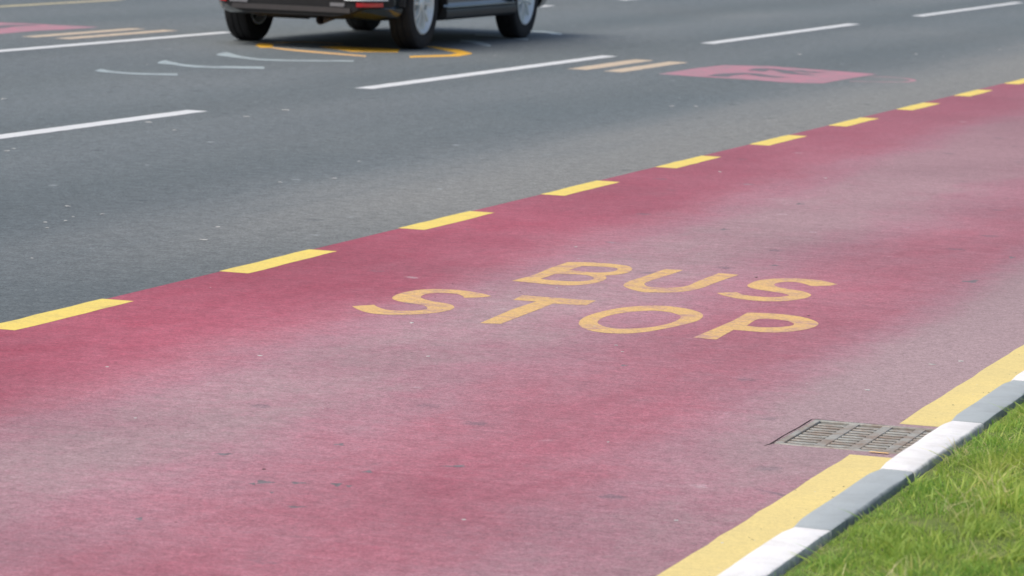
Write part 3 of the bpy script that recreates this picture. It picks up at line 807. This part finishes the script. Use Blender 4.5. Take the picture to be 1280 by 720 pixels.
# wheels
def wheel():
    wr = empty('wheel', (0, 0, 0)); wr.parent = car
    bm = bmesh.new(); r = WR; wd = .118
    lathe_x(bm, [(.070, .238), (.092, .250), (.101, .285), (.099, .325), (.090, r-.010), (.076, r-.002), (.055, r), (.032, r), (.029, r-.008), (.023, r-.008), (.020, r), (-.020, r), (-.023, r-.008), (-.029, r-.008), (-.032, r), (-.076, r-.002), (-.090, r-.010), (-.101, .30), (-.085, .24)], 72)
    ty = obj('tyre', bm, RUBBER, wr, smooth=30)
    bm = bmesh.new()
    lathe_x(bm, [(.045, .185), (.055, .205), (.082, .222), (.094, .232), (.092, .243), (.070, .243), (.05, .225), (-.085, .225), (-.085, .215), (.03, .19), (.045, .185)], 64)
    # five pairs of slim spokes plus hub
    for k in range(5):
        for dth in (-R(15), R(15)):
            th = 2*math.pi*k/5+.3
            a0, a1 = th+dth*.55, th+dth
            P0 = Vector((0, math.cos(a0), math.sin(a0))); P1 = Vector((0, math.cos(a1), math.sin(a1)))
            dr = (P1*.215-P0*.05); tn = Vector((0, -dr.z, dr.y)).normalized()
            c0, c1 = P0*.05, P1*.212
            w0, w1 = .017, .0145
            f_ = []
            for c_, w_, xf, xb in ((c0, w0, .074, .040), ((c0+c1)/2, .016, .082, .045), (c1, w1, .078, .040)):
                f_.append([bm.verts.new(c_+tn*w_+Vector((xb, 0, 0))), bm.verts.new(c_+tn*w_*.7+Vector((xf, 0, 0))), bm.verts.new(c_-tn*w_*.7+Vector((xf, 0, 0))), bm.verts.new(c_-tn*w_+Vector((xb, 0, 0)))])
            for A, B in zip(f_, f_[1:]):
                for q in range(4): bm.faces.new((A[q], A[(q+1) % 4], B[(q+1) % 4], B[q]))
    rg_ = lathe_x(bm, [(.035, .062), (.074, .060), (.082, .050), (.086, .036)], 32); bm.faces.new(rg_[-1])
    rim = obj('rim', bm, ALLOY, wr, smooth=35)
    bm = bmesh.new(); rg_ = lathe_x(bm, [(.015, .17), (.015, .02)], 40); bm.faces.new(rg_[-1])
    rg_ = lathe_x(bm, [(.0, .21), (-.01, .21), (-.01, .02)], 40); bm.faces.new(rg_[-1])
    obj('brake_disc', bm, DARKMET, wr, smooth=35)
    return wr
w0 = wheel()
spots = [(1, -1), (1, 1), (-1, -1), (-1, 1)]
for i, (s, a) in enumerate(spots):
    if i == 0: wv = w0
    else:
        wv = w0.copy(); C.objects.link(wv); wv.parent = car
        for ch in [c for c in w0.children]:
            c = ch.copy(); C.objects.link(c); c.parent = wv
    wv.location = (s*.710, a*AX, WR)
    wv.rotation_euler = (R(23*i), 0, 0) if s > 0 else (R(17*i), 0, math.pi)

# ---------------------------------------------------------------- pebbles and crumbs on the road
rr = random.Random(3)
STONE = mat_simple('pale_grit', (.58, .58, .56), .8, .3, var=.2)
DSTONE = mat_simple('dark_grit', (.07, .055, .05), .8, .3, var=.3)
def grit(name, pts, m, label):
    bm = bmesh.new()
    for (p, s) in pts:
        s *= .8
        r = bmesh.ops.create_icosphere(bm, subdivisions=1, radius=s)
        sx, sy2 = rr.uniform(.7, 1.8), rr.uniform(.7, 1.9); a = rr.uniform(0, 3)
        for v in r['verts']:
            c = v.co*rr.uniform(.75, 1.2); x, y = c.x*sx, c.y*sy2
            v.co = Vector((p[0]+x*math.cos(a)-y*math.sin(a), p[1]+x*math.sin(a)+y*math.cos(a), .001+max(0, c.z*.16+s*.06)))
    o_ = obj(name, bm, m); tag(o_, label, 'grit', kind='stuff')
pale = [((*at(x, y)[:2],), s) for x, y, s in [(535, 446, .010), (720, 309, .010), (515, 404, .010), (169, 523, .008), (134, 459, .007), (325, 445, .008), (1165, 456, .011), (1201, 452, .012), (1084, 488, .009), (5, 124, .022), (186, 153, .018), (308, 146, .020), (357, 138, .022), (218, 163, .018), (840, 133, .018), (770, 432, .008), (778, 440, .006), (760, 553, .006), (845, 651, .006), (580, 650, .006), (900, 215, .012), (1032, 223, .010), (9, 189, .018), (17, 186, .012), (696, 360, .008), (250, 299, .006), (57, 278, .012), (59, 285, .010), (82, 276, .010), (92, 271, .008), (128, 268, .013), (85, 258, .011), (272, 284, .013), (255, 300, .014), (418, 223, .013), (40, 323, .010), (350, 228, .011), (449, 202, .012), (1000, 68, .02), (1145, 68, .02), (870, 133, .016), (1250, 62, .02)]]
for _ in range(60):
    x = rr.uniform(-12, -2.1); y = rr.uniform(7, 34) if x < -5 else rr.uniform(6.8, 22)
    pale.append(((x, y), rr.uniform(.0018, .0045)*(1+max(0, y-12)/14)))
for _ in range(260):
    y = rr.uniform(6.8, 16); x = -1.80-abs(rr.gauss(0, .09))
    pale.append(((x, y), rr.uniform(.0012, .0035)))
grit('grit', pale, STONE, 'pale grit and crumbs scattered over the road and red bay')
dark = [((*at(x, y)[:2],), s) for x, y, s in [(945, 347, .011), (330, 587, .007), (1011, 395, .006), (650, 365, .007)]]
for _ in range(160):
    x = rr.uniform(-8, -2.1); y = rr.uniform(6.8, 22)
    dark.append(((x, y), rr.uniform(.0015, .0035)*(1+max(0, y-12)/14)))
for _ in range(240):
    y = rr.uniform(6.8, 16); x = -1.80-abs(rr.gauss(0, .10))
    dark.append(((x, y), rr.uniform(.0012, .0035)))
grit('leaf_crumbs', dark, DSTONE, 'dark crumbs of soil and leaf scattered over the red bay')

BARE = mat_simple('bare_tarmac_spot', (.19, .165, .18), .8, .3, var=.35, sc=40)
bm = bmesh.new()
for x, y, a, b in [(330, 603, 26, 5), (316, 605, 12, 3), (372, 604, 22, 3.5), (421, 606, 16, 5), (436, 608, 10, 3), (340, 616, 7, 2.5), (174, 649, 11, 4.5), (425, 556, 17, 3.5), (460, 590, 17, 3.5), (280, 568, 26, 3.5), (569, 583, 36, 3), (370, 634, 28, 3), (1213, 352, 26, 4), (1265, 322, 10, 3), (968, 332, 14, 2), (780, 457, 12, 2), (905, 287, 16, 2), (1000, 255, 14, 2)]:
    c_ = at(x, y); ex_ = (at(x+1, y)-c_).length; ey_ = (at(x, y+1)-c_).length; K = 22; vs = []
    ph = rr.uniform(0, 6)
    for k in range(K):
        th = 2*math.pi*k/K; q = .5*(.55+.25*math.sin(3*th+ph)+.35*rr.random())
        vs.append(bm.verts.new((*at(x+a*q*math.cos(th), y+b*q*math.sin(th))[:2], .0008)))
    bm.faces.new(vs)
for f in bm.faces:
    f.normal_update()
    if f.normal.z < 0: f.normal_flip()
tag(obj('bare_spots', bm, BARE, recalc=False), kind='structure')

# ---------------------------------------------------------------- grass verge
def blades(seed, n_, x0, x1, y0, y1, h0, h1, w0_, w1_, lean, power=1.0):
    g_ = np.random.default_rng(seed)
    # clumped positions
    nc = max(1, n_//22)
    cx_ = x0+(x1-x0)*g_.random(nc)**power; cy_ = y0+(y1-y0)*g_.random(nc)
    bare = np.sin(cx_*9.1+np.sin(cy_*4.3)*2)+np.sin(cy_*7.7+cx_*5.2)+.8*np.sin(cx_*23+cy_*17)
    mv = (bare > 1.45) & (g_.random(nc) < .85)
    cx_[mv] = x0+(x1-x0)*g_.random(mv.sum()); cy_[mv] = y0+(y1-y0)*g_.random(mv.sum())
    ch = g_.normal(1, .28, nc); cl = g_.normal(0, .35, (nc, 2)); ct = g_.random(nc)
    k = g_.integers(0, nc, n_)
    bx = cx_[k]+g_.normal(0, .022, n_); by = cy_[k]+g_.normal(0, .022, n_)
    bx = np.maximum(bx, -1.672+g_.random(n_)*.01)
    h = (h0+(h1-h0)*g_.random(n_)**1.4)*np.clip(ch[k], .5, 1.7)
    # lower against the kerb
    h *= np.clip(.75+(bx+1.67)*3.2, .75, 1)
    wd = w0_+(w1_-w0_)*g_.random(n_)
    az = g_.random(n_)*2*np.pi
    ld = np.stack([np.cos(az), np.sin(az)], 1)*g_.random((n_, 1))*lean+cl[k]*lean*.6
    fa = g_.random(n_)*np.pi; sx_ = np.cos(fa)*wd/2; sy_2 = np.sin(fa)*wd/2
    V_ = np.zeros((n_, 7, 3)); 
    ts = [0, .38, .74, 1.0]
    for i, t in enumerate(ts):
        px_ = bx+ld[:, 0]*h*t**1.8; py_ = by+ld[:, 1]*h*t**1.8
        pz_ = h*(t-.25*t*t*np.minimum(1, (ld**2).sum(1)))
        wdt = [1, .95, .6, 0][i]
        if i < 3:
            V_[:, 2*i] = np.stack([px_-sx_*wdt, py_-sy_2*wdt, pz_], 1); V_[:, 2*i+1] = np.stack([px_+sx_*wdt, py_+sy_2*wdt, pz_], 1)
        else: V_[:, 6] = np.stack([px_, py_, pz_], 1)
    d = bx+1.676
    base = .108+.02*np.minimum(1, d/.25)+.012*np.sin(bx*2.1+by*1.3)*np.minimum(1, d*2)+.008*np.sin(by*3.7+bx*5.1)*np.minimum(1, d*4)-.004
    V_[:, :, 2] += base[:, None]
    tint = np.clip(.6*g_.random(n_)+.4*ct[k], 0, 1)
    return V_, tint
def grass_obj(name, sets, label, m):
    V_ = np.concatenate([s[0] for s in sets]); tint = np.concatenate([s[1] for s in sets]); n_ = len(V_)
    me = bpy.data.meshes.new(name)
    base = (np.arange(n_)*7)[:, None]
    q = np.concatenate([base+np.array([[0, 1, 3, 2]]), base+np.array([[2, 3, 5, 4]])], 1).reshape(-1)
    t = (base+np.array([[4, 5, 6]])).reshape(-1)
    loops = np.concatenate([q, t]); nq = n_*2
    starts = np.concatenate([np.arange(nq)*4, nq*4+np.arange(n_)*3])
    me.vertices.add(n_*7); me.vertices.foreach_set('co', V_.reshape(-1).astype(np.float32))
    me.loops.add(len(loops)); me.loops.foreach_set('vertex_index', loops.astype(np.int32))
    me.polygons.add(nq+n_); me.polygons.foreach_set('loop_start', starts.astype(np.int32))
    me.update(calc_edges=True); me.validate()
    at_ = me.attributes.new('tint', 'FLOAT', 'POINT'); at_.data.foreach_set('value', np.repeat(tint, 7).astype(np.float32))
    me.polygons.foreach_set('use_smooth', np.ones(nq+n_, bool))
    o_ = link(name, me, m); tag(o_, label, 'grass', kind='stuff'); return o_
n = NT('grass_blade', rough=.5, spec=.35)
an = n.n('ShaderNodeAttribute', attribute_name='tint')
c = n.ramp(an.outputs['Fac'], [(0, (.08, .19, .035)), (.3, (.19, .38, .07)), (.6, (.33, .49, .10)), (.84, (.52, .62, .15)), (.93, (.66, .60, .28)), (1, (.75, .69, .48))])
big = n.noise(n.P, 2.6, 4, .6)
c = n.mix(n.maprange(big, .42, .65, 0, .55), c, (.40, .48, .10))
n.col(c)
tr = n.n('ShaderNodeBsdfTranslucent'); tc_ = n.mix(1.0, c, (1.35, 1.3, 1.1), 'MULTIPLY'); n.l(tc_, tr.inputs['Color'])
mx = n.n('ShaderNodeMixShader'); mx.inputs[0].default_value = .45
out = n.t.nodes['Material Output']; n.l(n.b.outputs[0], mx.inputs[1]); n.l(tr.outputs[0], mx.inputs[2]); n.l(mx.outputs[0], out.inputs['Surface'])
GRASS = n.m
sets = [blades(1, 70000, -1.667, -.35, 6.3, 10.6, .010, .031, .0014, .0028, 1.3),
        blades(2, 12000, -1.667, -.9, 6.6, 10.4, .015, .045, .0028, .0055, 1.9),
        blades(6, 5000, -1.55, -.9, 7.9, 9.6, .03, .07, .003, .0055, 1.2),
        blades(3, 60000, -.45, 3.0, 4.5, 13, .02, .05, .003, .006, 1.0),
        blades(4, 40000, -1.66, 3.5, 10.4, 24, .025, .055, .005, .009, 1.0),
        blades(5, 12000, -1.66, 0, 2.0, 6.4, .02, .05, .003, .006, 1.0)]
sets[2] = (sets[2][0], sets[2][1]*.5+.5)
grass_obj('verge_grass', sets, 'bright green uneven lawn grass growing behind the painted kerb', GRASS)
# dry straw and pale stalks
g_ = blades(9, 2600, -1.66, -.5, 6.5, 10.4, .02, .06, .0016, .003, 2.2); 
grass_obj('dry_grass', [(g_[0], np.full_like(g_[1], .97))], 'dry straw coloured stalks standing among the green grass', GRASS)
